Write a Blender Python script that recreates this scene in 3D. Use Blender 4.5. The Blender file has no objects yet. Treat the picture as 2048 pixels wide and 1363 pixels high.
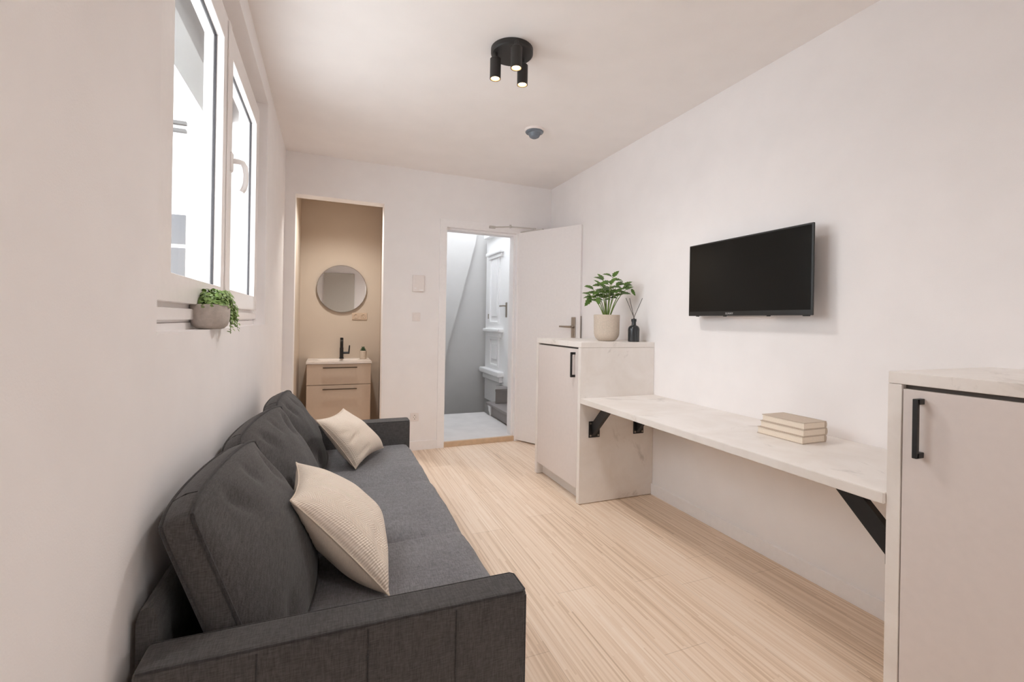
import bpy, bmesh, math, random
from mathutils import Vector, Matrix, noise as mnoise

R = math.radians
S = bpy.context.scene
COL = S.collection
rnd = random.Random(7)

# ------------------------------------------------------------------ helpers
W = {}                                   # world matrix of every object, by name

def wmat(o):
    return W.get(o.name, Matrix.Identity(4)) if o else Matrix.Identity(4)

def tag(o, label=None, cat=None, group=None, kind=None):
    if label: o['label'] = label
    if cat: o['category'] = cat
    if group: o['group'] = group
    if kind: o['kind'] = kind
    return o

def thing(name, loc, label, cat, group=None, rz=0.0):
    o = bpy.data.objects.new(name, None)
    o.empty_display_size = .05
    COL.objects.link(o)
    o.location = loc
    o.rotation_euler = (0, 0, rz)
    W[o.name] = Matrix.Translation(Vector(loc)) @ Matrix.Rotation(rz, 4, 'Z')
    return tag(o, label, cat, group)

def obj(name, bm, mat, parent=None, local=False, smooth=35, sub=0):
    """bm holds world coordinates (or the parent's own coordinates when local)"""
    if parent is not None and not local:
        bm.transform(wmat(parent).inverted())
    bmesh.ops.recalc_face_normals(bm, faces=bm.faces[:])
    me = bpy.data.meshes.new(name)
    bm.to_mesh(me); bm.free()
    mats = mat if isinstance(mat, (list, tuple)) else [mat]
    for m in mats: me.materials.append(m)
    if smooth:
        for p in me.polygons: p.use_smooth = True
        me.set_sharp_from_angle(angle=R(smooth))
    o = bpy.data.objects.new(name, me)
    COL.objects.link(o)
    if parent is not None: o.parent = parent
    W[o.name] = wmat(parent).copy() if parent else Matrix.Identity(4)
    if smooth == 35:
        md = o.modifiers.new('Weighted Normal', 'WEIGHTED_NORMAL'); md.keep_sharp = True; md.weight = 100
    if sub:
        md = o.modifiers.new('Subdivision', 'SUBSURF'); md.levels = sub; md.render_levels = sub
    return o

def struct(name, bm, mat, parent=None, **k):
    o = obj(name, bm, mat, parent, **k)
    if parent is None: o['kind'] = 'structure'
    return o

def B(): return bmesh.new()

def box(bm, x0, x1, y0, y1, z0, z1, bev=0.0, seg=2, mi=0, M=None):
    t = bmesh.new()
    bmesh.ops.create_cube(t, size=1.0)
    for v in t.verts:
        v.co = Vector((x0 + (v.co.x + .5) * (x1 - x0), y0 + (v.co.y + .5) * (y1 - y0), z0 + (v.co.z + .5) * (z1 - z0)))
    if bev:
        bmesh.ops.bevel(t, geom=t.edges[:], offset=bev, segments=seg, profile=.5, affect='EDGES')
    if M is not None: t.transform(M)
    merge(bm, t, mi)
    return bm

def merge(bm, t, mi=0):
    vm = {}
    for v in t.verts: vm[v] = bm.verts.new(v.co)
    for f in t.faces:
        try:
            nf = bm.faces.new([vm[v] for v in f.verts]); nf.material_index = mi
        except ValueError: pass
    t.free()

def prism(bm, pts, axis, a0, a1, mi=0):
    """polygon pts in the plane across axis ('x','y','z'), extruded a0..a1"""
    def P(p, a):
        if axis == 'x': return Vector((a, p[0], p[1]))
        if axis == 'y': return Vector((p[0], a, p[1]))
        return Vector((p[0], p[1], a))
    lo = [bm.verts.new(P(p, a0)) for p in pts]
    hi = [bm.verts.new(P(p, a1)) for p in pts]
    n = len(pts)
    fs = [bm.faces.new(lo[::-1]), bm.faces.new(hi)]
    for i in range(n): fs.append(bm.faces.new((lo[i], lo[(i + 1) % n], hi[(i + 1) % n], hi[i])))
    for f in fs: f.material_index = mi
    return bm

def lathe(bm, prof, c=(0, 0, 0), seg=48, M=None, mi=0, flute=None):
    rings = []
    T = Matrix.Translation(Vector(c)) @ (M or Matrix.Identity(4))
    for (r, z) in prof:
        if r < 1e-6:
            rings.append([bm.verts.new(T @ Vector((0, 0, z)))]); continue
        ring = []
        for i in range(seg):
            a = 2 * math.pi * i / seg
            rr = r + (flute(a, z, r) if flute else 0)
            ring.append(bm.verts.new(T @ Vector((rr * math.cos(a), rr * math.sin(a), z))))
        rings.append(ring)
    for k in range(len(rings) - 1):
        A, C = rings[k], rings[k + 1]
        for i in range(seg):
            j = (i + 1) % seg
            if len(A) == 1 and len(C) == 1: continue
            if len(A) == 1: f = bm.faces.new((A[0], C[i], C[j]))
            elif len(C) == 1: f = bm.faces.new((A[i], A[j], C[0]))
            else: f = bm.faces.new((A[i], A[j], C[j], C[i]))
            f.material_index = mi
    return bm

def tube(bm, pts, r, seg=10, cap=True, mi=0):
    pts = [Vector(p) for p in pts]
    n = len(pts)
    rs = r if isinstance(r, (list, tuple)) else [r] * n
    rings = []
    ref = None
    for i in range(n):
        d = (pts[min(i + 1, n - 1)] - pts[max(i - 1, 0)]).normalized()
        if ref is None:
            ref = Vector((0, 0, 1)) if abs(d.z) < .9 else Vector((1, 0, 0))
        u = d.cross(ref); u = u.normalized() if u.length > 1e-6 else d.orthogonal().normalized()
        v = u.cross(d).normalized(); ref = v
        rings.append([bm.verts.new(pts[i] + (u * math.cos(2 * math.pi * k / seg) + v * math.sin(2 * math.pi * k / seg)) * rs[i]) for k in range(seg)])
    for i in range(n - 1):
        for k in range(seg):
            j = (k + 1) % seg
            f = bm.faces.new((rings[i][k], rings[i][j], rings[i + 1][j], rings[i + 1][k])); f.material_index = mi
    if cap:
        bm.faces.new(rings[0][::-1]).material_index = mi
        bm.faces.new(rings[-1]).material_index = mi
    return bm

def bar(bm, a, b, w, h, up=(0, 0, 1), bev=0.0):
    """rectangular bar from a to b, w across, h in the 'up' direction"""
    a, b = Vector(a), Vector(b)
    d = (b - a); L = d.length; d.normalize()
    u = Vector(up); s = d.cross(u).normalized(); u = s.cross(d).normalized()
    M = Matrix(((d.x, s.x, u.x, a.x), (d.y, s.y, u.y, a.y), (d.z, s.z, u.z, a.z), (0, 0, 0, 1)))
    return box(bm, 0, L, -w / 2, w / 2, -h / 2, h / 2, bev, 2, 0, M)

def cyl(bm, c, r, h, seg=32, bev=0.0, M=None):
    b = min(bev, r * .5, h * .5)
    prof = [(0, 0), (r - b, 0), (r, b), (r, h - b), (r - b, h), (0, h)] if b else [(0, 0), (r, 0), (r, h), (0, h)]
    return lathe(bm, prof, c, seg, M)

# ------------------------------------------------------------------ materials
def newmat(name):
    m = bpy.data.materials.new(name); m.use_nodes = True
    nt = m.node_tree
    return m, nt, nt.nodes['Principled BSDF']

def node(nt, typ, **k):
    n = nt.nodes.new(typ)
    for a, v in k.items():
        if a == 'inp':
            for i, x in v.items(): n.inputs[i].default_value = x
        else: setattr(n, a, v)
    return n

def ramp(nt, stops):
    n = nt.nodes.new('ShaderNodeValToRGB')
    e = n.color_ramp.elements
    while len(e) < len(stops): e.new(.5)
    for i, (p, c) in enumerate(stops):
        e[i].position = p; e[i].color = (*c, 1) if len(c) == 3 else c
    return n

def bump(nt, bsdf, src, strength, dist=.01):
    b = node(nt, 'ShaderNodeBump', inp={'Strength': strength, 'Distance': dist})
    nt.links.new(src, b.inputs['Height']); nt.links.new(b.outputs[0], bsdf.inputs['Normal'])

def simple(name, col, rough=.5, metal=0.0, spec=.5, noise=0.0, nscale=40, bumps=0.0, bscale=200, vary=.06):
    m, nt, p = newmat(name)
    p.inputs['Base Color'].default_value = (*col, 1)
    p.inputs['Roughness'].default_value = rough
    p.inputs['Metallic'].default_value = metal
    p.inputs['Specular IOR Level'].default_value = spec
    tc = node(nt, 'ShaderNodeTexCoord')
    n = node(nt, 'ShaderNodeTexNoise', inp={'Scale': nscale, 'Detail': 4.0})
    nt.links.new(tc.outputs['Object'], n.inputs['Vector'])
    v = max(noise, vary * .25)
    r = ramp(nt, [(.3, tuple(c * (1 - v) for c in col)), (.7, tuple(min(1, c * (1 + v)) for c in col))])
    nt.links.new(n.outputs['Fac'], r.inputs[0]); nt.links.new(r.outputs[0], p.inputs['Base Color'])
    if bumps:
        n2 = node(nt, 'ShaderNodeTexNoise', inp={'Scale': bscale, 'Detail': 3.0})
        nt.links.new(tc.outputs['Object'], n2.inputs['Vector'])
        bump(nt, p, n2.outputs['Fac'], bumps, .002)
    return m

M = {}
M['wall'] = simple('wall_paint', (.87, .845, .842), .75, spec=.2, noise=.012, nscale=6, bumps=.12, bscale=260)
M['ceil'] = simple('ceiling_paint', (.88, .845, .83), .8, spec=.2, noise=.012, nscale=5, bumps=.1, bscale=240)
M['taupe'] = simple('taupe_paint', (.60, .515, .432), .7, spec=.2, noise=.015, nscale=5, bumps=.12, bscale=240)
M['skirt'] = simple('skirting_paint', (.88, .86, .86), .45, noise=.01)
M['doorpaint'] = simple('door_paint', (.84, .81, .805), .4, noise=.01)
M['pvc'] = simple('white_pvc', (.86, .83, .82), .3, noise=.008)
M['gasket'] = simple('grey_gasket', (.06, .055, .06), .6)
M['matte_door'] = simple('matte_greige_laminate', (.70, .64, .615), .5, spec=.35, noise=.01)
M['plinth'] = simple('plinth_laminate', (.70, .66, .63), .5)
M['black'] = simple('black_powder_coat', (.014, .014, .015), .45, noise=.1, nscale=90)
M['blackgap'] = simple('dark_carcass_edge', (.10, .085, .075), .6)
M['lampblack'] = simple('lamp_black', (.022, .02, .019), .5)
M['steel'] = simple('brushed_nickel', (.36, .31, .26), .32, metal=.9)
M['silver'] = simple('pale_silver_paint', (.52, .49, .46), .4)
M['bronze'] = simple('bronze_handle', (.10, .07, .05), .4, metal=.6)
M['vanity'] = simple('beige_vanity_laminate', (.58, .47, .378), .5, noise=.01)
M['ceramic'] = simple('white_ceramic', (.82, .76, .72), .15)
M['plastic'] = simple('white_plastic', (.82, .765, .74), .35)
M['plastic_taupe'] = simple('beige_plastic', (.60, .47, .36), .4)
M['slot'] = simple('socket_recess', (.30, .25, .20), .6)
M['sensor'] = simple('smoked_blue_plastic', (.16, .19, .23), .25)
M['concrete'] = simple('grey_concrete', (.50, .45, .41), .85, noise=.12, nscale=55, bumps=.35, bscale=180)
M['potbeige'] = simple('beige_stoneware', (.56, .48, .40), .8, noise=.10, nscale=160, bumps=.25, bscale=300)
M['soil'] = simple('dark_soil', (.035, .026, .018), .95, noise=.4, nscale=150, bumps=.8, bscale=180)
M['stem'] = simple('green_stem', (.16, .24, .05), .5, noise=.15)
M['leaf'] = simple('dark_green_leaf', (.075, .155, .022), .38, noise=.35, nscale=28)
M['leaf2'] = simple('fresh_green_leaf', (.20, .31, .085), .42, noise=.4, nscale=60)
M['succulent'] = simple('succulent_green', (.05, .10, .05), .5, noise=.3, nscale=80)
M['bottle'] = simple('black_satin_bottle', (.022, .025, .028), .22)
M['reed'] = simple('dark_reed', (.06, .055, .05), .7)
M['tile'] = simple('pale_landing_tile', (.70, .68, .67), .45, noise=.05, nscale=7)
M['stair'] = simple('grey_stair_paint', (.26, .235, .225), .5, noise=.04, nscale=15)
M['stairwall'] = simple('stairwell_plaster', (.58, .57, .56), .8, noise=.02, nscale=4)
M['olddoor'] = simple('gloss_white_paint', (.90, .90, .90), .3)
M['facade'] = simple('white_facade_render', (.80, .80, .79), .85, noise=.015, nscale=3)
M['facade_grey'] = simple('grey_facade_render', (.088, .0855, .084), .85, noise=.02, nscale=3)
M['shutter'] = simple('shaded_shutter_box', (.215, .21, .203), .6)  # grey colour stands in for shade under the outer window head
M['facade_window'] = simple('pale_exterior_window', (.095, .096, .104), .4)
M['greydoor'] = simple('grey_green_door_paint', (.52, .495, .45), .5)
M['page'] = simple('book_pages', (.80, .71, .60), .85, noise=.05, nscale=300)
M['cover'] = simple('beige_book_cloth', (.56, .47, .385), .8, noise=.06, nscale=200)
M['tvbody'] = simple('tv_plastic', (.012, .012, .012), .35)
M['logo'] = simple('silver_print', (.55, .55, .54), .4)
M['oakstrip'] = simple('oak_threshold', (.62, .45, .30), .5, noise=.08, nscale=20)

# tv screen: near black, softly glossy
m, nt, p = newmat('tv_screen')
p.inputs['Base Color'].default_value = (.009, .009, .008, 1); p.inputs['Roughness'].default_value = .18
p.inputs['Specular IOR Level'].default_value = .18
tc = node(nt, 'ShaderNodeTexCoord'); n = node(nt, 'ShaderNodeTexNoise', inp={'Scale': 900.0})
nt.links.new(tc.outputs['Object'], n.inputs['Vector']); bump(nt, p, n.outputs['Fac'], .02, .0005)
M['screen'] = m

# mirror
m, nt, p = newmat('mirror_silver')
p.inputs['Base Color'].default_value = (.92, .93, .92, 1); p.inputs['Metallic'].default_value = 1; p.inputs['Roughness'].default_value = .015
M['mirror'] = m

# window glass: clear pane with a Fresnel reflection
m = bpy.data.materials.new('clear_glass'); m.use_nodes = True; nt = m.node_tree
nt.nodes.remove(nt.nodes['Principled BSDF'])
out = nt.nodes['Material Output']
tr = node(nt, 'ShaderNodeBsdfTransparent', inp={'Color': (.97, .98, .975, 1)})
gl = node(nt, 'ShaderNodeBsdfGlossy', inp={'Roughness': .02})
lw = node(nt, 'ShaderNodeLayerWeight', inp={'Blend': .5})
pw = node(nt, 'ShaderNodeMath', operation='POWER', inp={1: 5.0}); nt.links.new(lw.outputs['Facing'], pw.inputs[0])
fr = node(nt, 'ShaderNodeMath', operation='MULTIPLY_ADD', inp={1: .6, 2: .025}); nt.links.new(pw.outputs[0], fr.inputs[0])
mx = node(nt, 'ShaderNodeMixShader')
nt.links.new(fr.outputs[0], mx.inputs[0]); nt.links.new(tr.outputs[0], mx.inputs[1]); nt.links.new(gl.outputs[0], mx.inputs[2])
nt.links.new(mx.outputs[0], out.inputs['Surface'])
M['glass'] = m

# glowing lamp lens
m, nt, p = newmat('lit_lamp_lens')
p.inputs['Base Color'].default_value = (1, .9, .75, 1)
p.inputs['Emission Color'].default_value = (1, .80, .52, 1); p.inputs['Emission Strength'].default_value = 9
M['lens'] = m

m, nt, p = newmat('amber_lens_halo')  # emissive ring that paints the warm halo round the lit lens
p.inputs['Base Color'].default_value = (.5, .3, .12, 1)
p.inputs['Emission Color'].default_value = (1, .52, .18, 1); p.inputs['Emission Strength'].default_value = 1.1
M['lenshalo'] = m

# oak floor: planks of thin lamellae running along y
def floor_mat():
    m, nt, p = newmat('oak_strip_floor')
    L = nt.links.new
    tc = node(nt, 'ShaderNodeTexCoord'); sp = node(nt, 'ShaderNodeSeparateXYZ'); L(tc.outputs['Object'], sp.inputs[0])
    def math_(op, a, b=None, c=None):
        n = node(nt, 'ShaderNodeMath', operation=op)
        for i, v in enumerate((a, b, c)):
            if v is None: continue
            if isinstance(v, (int, float)): n.inputs[i].default_value = v
            else: L(v, n.inputs[i])
        return n.outputs[0]
    x, y = sp.outputs[0], sp.outputs[1]
    plank = math_('FLOOR', math_('DIVIDE', x, .192))
    wn = node(nt, 'ShaderNodeTexWhiteNoise', noise_dimensions='1D'); L(plank, wn.inputs['W'])
    yy = math_('ADD', math_('DIVIDE', y, 1.25), wn.outputs['Value'])
    seg = math_('FLOOR', yy)
    lam = math_('FLOOR', math_('DIVIDE', x, .0077))
    def wn3(a, b, k):
        cv = node(nt, 'ShaderNodeCombineXYZ', inp={'Z': k}); L(a, cv.inputs[0]); L(b, cv.inputs[1])
        w = node(nt, 'ShaderNodeTexWhiteNoise', noise_dimensions='3D'); L(cv.outputs[0], w.inputs['Vector']); return w.outputs['Value']
    # every lamella has its own joints too
    lamoff = wn3(lam, lam, 3.0)
    lseg = math_('FLOOR', math_('ADD', math_('DIVIDE', y, .62), lamoff))
    tl = wn3(lam, lseg, 1.0)
    tp = wn3(plank, seg, 2.0)
    mp = node(nt, 'ShaderNodeMapping', inp={'Scale': (150.0, 2.2, 1.0)}); L(tc.outputs['Object'], mp.inputs[0])
    ns = node(nt, 'ShaderNodeTexNoise', inp={'Scale': 1.0, 'Detail': 5.0, 'Roughness': .6, 'Distortion': .3}); L(mp.outputs[0], ns.inputs['Vector'])
    mp2 = node(nt, 'ShaderNodeMapping', inp={'Scale': (16.0, .9, 1.0)}); L(tc.outputs['Object'], mp2.inputs[0])
    n2 = node(nt, 'ShaderNodeTexNoise', inp={'Scale': 1.0, 'Detail': 3.0}); L(mp2.outputs[0], n2.inputs['Vector'])
    v = math_('ADD', math_('MULTIPLY', tl, .30), math_('ADD', math_('MULTIPLY', ns.outputs['Fac'], .62), math_('ADD', math_('MULTIPLY', tp, .16), math_('MULTIPLY', n2.outputs['Fac'], .30))))
    r = ramp(nt, [(.30, (.46, .335, .235)), (.50, (.68, .52, .38)), (.68, (.81, .65, .505)), (.95, (.88, .745, .615))])
    L(v, r.inputs[0])
    # plank joints
    fx = math_('FRACT', math_('DIVIDE', x, .192)); fy = math_('FRACT', yy)
    ex = math_('LESS_THAN', math_('MINIMUM', fx, math_('SUBTRACT', 1.0, fx)), .006)
    ey = math_('LESS_THAN', math_('MINIMUM', fy, math_('SUBTRACT', 1.0, fy)), .0011)
    e = math_('MULTIPLY', math_('MAXIMUM', ex, ey), .35)
    mixn = node(nt, 'ShaderNodeMix', data_type='RGBA'); mixn.inputs['B'].default_value = (.30, .19, .11, 1) if False else (.30, .19, .11, 1)
    L(e, mixn.inputs['Factor'])
    ca = [s for s in mixn.inputs if s.name == 'A' and s.type == 'RGBA'][0]; cb = [s for s in mixn.inputs if s.name == 'B' and s.type == 'RGBA'][0]
    cb.default_value = (.30, .19, .11, 1)
    L(r.outputs[0], ca)
    co = [s for s in mixn.outputs if s.type == 'RGBA'][0]
    L(co, p.inputs['Base Color'])
    p.inputs['Roughness'].default_value = .42; p.inputs['Specular IOR Level'].default_value = .35
    bump(nt, p, ns.outputs['Fac'], .08, .002)
    return m
M['floor'] = floor_mat()

# marble-look laminate
def marble(name, base, warm, vein, sc):
    m, nt, p = newmat(name); L = nt.links.new
    tc = node(nt, 'ShaderNodeTexCoord')
    n1 = node(nt, 'ShaderNodeTexNoise', inp={'Scale': 3.0 * sc, 'Detail': 6.0, 'Roughness': .62, 'Distortion': .8}); L(tc.outputs['Object'], n1.inputs['Vector'])
    r1 = ramp(nt, [(.32, warm), (.62, base)]); L(n1.outputs['Fac'], r1.inputs[0])
    mp = node(nt, 'ShaderNodeMapping', inp={'Location': (3.1, 1.7, .4), 'Rotation': (.3, .5, .6)}); L(tc.outputs['Object'], mp.inputs[0])
    n2 = node(nt, 'ShaderNodeTexNoise', inp={'Scale': 2.6 * sc, 'Detail': 8.0, 'Roughness': .68, 'Distortion': 1.3}); L(mp.outputs[0], n2.inputs['Vector'])
    r2 = ramp(nt, [(.60, (0, 0, 0)), (.70, (.75, .75, .75)), (.80, (.2, .2, .2))]); L(n2.outputs['Fac'], r2.inputs[0])
    mx = node(nt, 'ShaderNodeMix', data_type='RGBA')
    A = [s for s in mx.inputs if s.name == 'A' and s.type == 'RGBA'][0]; Bc = [s for s in mx.inputs if s.name == 'B' and s.type == 'RGBA'][0]
    L(r2.outputs[0], mx.inputs['Factor']); L(r1.outputs[0], A); Bc.default_value = (*vein, 1)
    L([s for s in mx.outputs if s.type == 'RGBA'][0], p.inputs['Base Color'])
    p.inputs['Roughness'].default_value = .38; p.inputs['Specular IOR Level'].default_value = .4
    return m
M['marble'] = marble('marble_laminate', (.83, .795, .765), (.75, .70, .655), (.50, .465, .43), 1.0)

# woven upholstery
def fabric(name, col, scale, contrast=.35, bst=.35, sheen=.15):
    m, nt, p = newmat(name); L = nt.links.new
    tc = node(nt, 'ShaderNodeTexCoord')
    mpa = node(nt, 'ShaderNodeMapping', inp={'Scale': (scale, scale * .12, scale * .12)}); L(tc.outputs['Object'], mpa.inputs[0])
    mpb = node(nt, 'ShaderNodeMapping', inp={'Scale': (scale * .12, scale, scale)}); L(tc.outputs['Object'], mpb.inputs[0])
    a = node(nt, 'ShaderNodeTexNoise', inp={'Scale': 1.0, 'Detail': 3.0}); L(mpa.outputs[0], a.inputs['Vector'])
    b = node(nt, 'ShaderNodeTexNoise', inp={'Scale': 1.0, 'Detail': 3.0}); L(mpb.outputs[0], b.inputs['Vector'])
    c = node(nt, 'ShaderNodeTexNoise', inp={'Scale': 5.0, 'Detail': 4.0}); L(tc.outputs['Object'], c.inputs['Vector'])
    s = node(nt, 'ShaderNodeMath', operation='ADD'); L(a.outputs['Fac'], s.inputs[0]); L(b.outputs['Fac'], s.inputs[1])
    s2 = node(nt, 'ShaderNodeMath', operation='MULTIPLY_ADD', inp={1: .35}); L(c.outputs['Fac'], s2.inputs[0]); L(s.outputs[0], s2.inputs[2])
    r = ramp(nt, [(.85 / 2, tuple(x * (1 - contrast) for x in col)), (1.45 / 2, tuple(x * (1 + contrast) for x in col))])
    h = node(nt, 'ShaderNodeMath', operation='MULTIPLY', inp={1: .5}); L(s2.outputs[0], h.inputs[0])
    L(h.outputs[0], r.inputs[0]); L(r.outputs[0], p.inputs['Base Color'])
    p.inputs['Roughness'].default_value = .92; p.inputs['Specular IOR Level'].default_value = .15
    p.inputs['Sheen Weight'].default_value = sheen; p.inputs['Sheen Roughness'].default_value = .5
    bump(nt, p, s.outputs[0], bst, .002)
    return m
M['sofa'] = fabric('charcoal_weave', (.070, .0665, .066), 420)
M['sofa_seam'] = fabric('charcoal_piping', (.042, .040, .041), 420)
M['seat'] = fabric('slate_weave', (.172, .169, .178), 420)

# pillow: quilted zigzag rib, cream
def pillow_mat():
    m, nt, p = newmat('cream_textured_cotton'); L = nt.links.new
    uv = node(nt, 'ShaderNodeUVMap'); sp = node(nt, 'ShaderNodeSeparateXYZ'); L(uv.outputs[0], sp.inputs[0])
    def math_(op, a, b=None):
        n = node(nt, 'ShaderNodeMath', operation=op)
        for i, v in enumerate((a, b)):
            if v is None: continue
            if isinstance(v, (int, float)): n.inputs[i].default_value = v
            else: L(v, n.inputs[i])
        return n.outputs[0]
    u, v = sp.outputs[0], sp.outputs[1]
    zz = math_('PINGPONG', math_('MULTIPLY', u, 6.0), .5)
    rib = math_('SINE', math_('MULTIPLY', math_('ADD', v, math_('MULTIPLY', zz, .12)), 330.0))
    rib2 = math_('SINE', math_('MULTIPLY', u, 400.0))
    h = math_('ADD', rib, math_('MULTIPLY', rib2, .6))
    r = ramp(nt, [(0, (.72, .61, .505)), (.5, (.80, .695, .59)), (1, (.84, .74, .64))])
    hh = math_('ADD', math_('MULTIPLY', h, .3), .5); L(hh, r.inputs[0]); L(r.outputs[0], p.inputs['Base Color'])
    p.inputs['Roughness'].default_value = .9; p.inputs['Specular IOR Level'].default_value = .15; p.inputs['Sheen Weight'].default_value = .2
    bump(nt, p, h, .42, .0025)
    return m
M['pillow'] = pillow_mat()
M['pillow_seam'] = simple('cream_piping', (.66, .56, .46), .9)

# ------------------------------------------------------------------ room constants (metres, camera foot at the origin)
XL, XR, H = -.3494, 2.1388, 2.5784
YB0, SB = 4.2466, .0389
YN = -1.6                                   # wall behind the camera
def yb(x): return YB0 + SB * x

# ------------------------------------------------------------------ shell
bm = B(); box(bm, XL, XR + .02, YN, 5.36, -.12, 0); struct('floor', bm, M['floor'], smooth=0)
bm = B(); box(bm, XL - .3, XR + .2, YN - .2, 4.34, H, H + .16)
struct('ceiling', bm, M['ceil'], smooth=0)

WY0, WY1, WZ0, WZ1 = 1.226, 3.065, 1.158, 2.455     # window opening in the left wall
bm = B()
box(bm, XL - .30, XL, YN - .2, WY0, -.1, H)
box(bm, XL - .30, XL, WY1, 4.40, -.1, H)
box(bm, XL - .30, XL, WY0, WY1, -.1, WZ0)
box(bm, XL - .30, XL, WY0, WY1, WZ1, H)
struct('wall_left', bm, M['wall'], smooth=0)
bm = B(); box(bm, XR, XR + .2, YN - .2, 4.45, -.1, H); struct('wall_right', bm, M['wall'], smooth=0)

# far wall, slightly skewed, with the niche opening and the doorway
AX0, AX1, AZ1 = -.271, .449, 2.231
DX0, DX1, DZ1 = 1.020, 1.757, 2.088
WT = .14
def backpiece(bm, x0, x1, z0, z1, t=WT):
    v = [(x0, yb(x0)), (x1, yb(x1)), (x1, yb(x1) + t), (x0, yb(x0) + t)]
    prism(bm, v, 'z', z0, z1)
bm = B()
backpiece(bm, XL - .01, AX0, -.1, H); backpiece(bm, AX1, DX0, -.1, H); backpiece(bm, DX1, XR + .01, -.1, H)
backpiece(bm, AX0, AX1, AZ1, H); backpiece(bm, DX0, DX1, DZ1, H)
backpiece(bm, .60, XR + .15, H, 3.1)
backpiece(bm, .60, XR + .15, -2.6, -.1)
struct('wall_back', bm, M['wall'], smooth=0)

# niche behind the far wall
NY = 5.36
bm = B()
box(bm, -.36, -.285, 4.372, NY + .08, 0, 2.5)
box(bm, .535, .61, 4.405, NY + .08, 0, 2.5)
box(bm, -.36, .61, NY, NY + .08, 0, 2.5)
struct('wall_niche', bm, M['taupe'], smooth=0)
bm = B(); box(bm, -.36, .61, 4.40, NY + .08, 2.45, 2.55); struct('ceiling_niche', bm, M['taupe'], smooth=0)

# wall behind the camera with an added fill-light window and a grey door
RWX0, RWX1, RWZ0, RWZ1 = 1.15, 1.85, .75, 1.75
bm = B()
box(bm, XL - .3, RWX0, YN - .2, YN, -.1, H); box(bm, RWX1, XR + .2, YN - .2, YN, -.1, H)
box(bm, RWX0, RWX1, YN - .2, YN, -.1, RWZ0); box(bm, RWX0, RWX1, YN - .2, YN, RWZ1, H)
struct('wall_front', bm, M['wall'], smooth=0)
d3 = thing('door_3', (.23, YN, 0), None, None); d3['kind'] = 'structure'
bm = B(); box(bm, -.126, .59, YN, YN + .045, .008, 2.32, .004); obj('leaf', bm, M['greydoor'], d3)
bm = B(); box(bm, .49, .53, YN + .045, YN + .055, .95, 1.15, .003); bar(bm, (.51, YN + .055, 1.05), (.51, YN + .09, 1.05), .016, .016); bar(bm, (.515, YN + .09, 1.05), (.40, YN + .09, 1.05), .016, .018); obj('handle', bm, M['steel'], d3)

def simple_window(name, x0, x1, z0, z1, y):
    w = thing(name, ((x0 + x1) / 2, y, z0), None, None); w['kind'] = 'structure'
    bm = B(); f = .07
    box(bm, x0, x1, y, y + .06, z0, z0 + f, .004); box(bm, x0, x1, y, y + .06, z1 - f, z1, .004)
    box(bm, x0, x0 + f, y, y + .06, z0 + f, z1 - f, .004); box(bm, x1 - f, x1, y, y + .06, z0 + f, z1 - f, .004)
    xm = (x0 + x1) / 2; box(bm, xm - .05, xm + .05, y, y + .06, z0 + f, z1 - f, .004)
    obj('window_frame', bm, M['pvc'], w)
    bm = B(); box(bm, x0 + f, xm - .05, y + .025, y + .03, z0 + f, z1 - f); obj('window_pane', bm, M['glass'], w, smooth=0)
    bm = B(); box(bm, xm + .05, x1 - f, y + .025, y + .03, z0 + f, z1 - f); obj('window_pane', bm, M['glass'], w, smooth=0)
simple_window('window_fill', RWX0, RWX1, RWZ0, RWZ1, YN - .12)  # added window, out of view, lets in daylight as fill

# skirting
def skirt(name, bm): return struct(name, bm, M['skirt'])
bm = B(); box(bm, XR - .012, XR, YN, 4.30, 0, .079, .004); skirt('baseboard_right', bm)
bm = B()
x0, x1 = AX1, .958
prism(bm, [(x0, yb(x0) - .012), (x1, yb(x1) - .012), (x1, yb(x1)), (x0, yb(x0))], 'z', 0, .082); skirt('baseboard_back', bm)
bm = B(); box(bm, XL, XL + .012, YN, 4.22, 0, .079, .004); skirt('baseboard_left', bm)

# door casing and lining (trim), oak threshold
bm = B()
def casing(x0, x1, z0, z1, t=.016):
    prism(bm, [(x0, yb(x0) - t), (x1, yb(x1) - t), (x1, yb(x1)), (x0, yb(x0))], 'z', z0, z1)
casing(.958, DX0, 0, DZ1 + .062); casing(DX0, DX1 + .06, DZ1, DZ1 + .062); casing(DX1, DX1 + .06, 0, DZ1)
def lining(x0, x1, z0, z1):
    prism(bm, [(x0, yb(x0) - .0152), (x1, yb(x1) - .0152), (x1, yb(x1) + WT + .01), (x0, yb(x0) + WT + .01)], 'z', z0, z1)
lining(DX0 - .012, DX0 + .006, 0, DZ1); lining(DX1 - .006, DX1 + .012, 0, DZ1); lining(DX0 - .012, DX1 + .012, DZ1 - .008, DZ1 + .012)
# rebate the leaf closes against
prism(bm, [(DX1 - .022, yb(DX1) + .045), (DX1 - .006, yb(DX1) + .045), (DX1 - .006, yb(DX1) + WT + .01), (DX1 - .022, yb(DX1) + WT + .01)], 'z', 0, DZ1)
prism(bm, [(DX0 + .006, yb(DX0) + .045), (DX0 + .010, yb(DX0) + .045), (DX0 + .010, yb(DX0) + WT + .01), (DX0 + .006, yb(DX0) + WT + .01)], 'z', 0, DZ1)
prism(bm, [(DX0 + .01, yb(DX0) + .045), (DX1 - .02, yb(DX1) + .045), (DX1 - .02, yb(DX1) + WT + .01), (DX0 + .01, yb(DX0) + WT + .01)], 'z', DZ1 - .024, DZ1 - .006)
struct('trim_1', bm, M['skirt'])
bm = B(); prism(bm, [(DX0 + .006, yb(DX0) - .004), (DX1 - .006, yb(DX1) - .004), (DX1 - .006, yb(DX1) + .03), (DX0 + .006, yb(DX0) + .03)], 'z', -.02, .047)
struct('trim_2', bm, M['oakstrip'])

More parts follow.
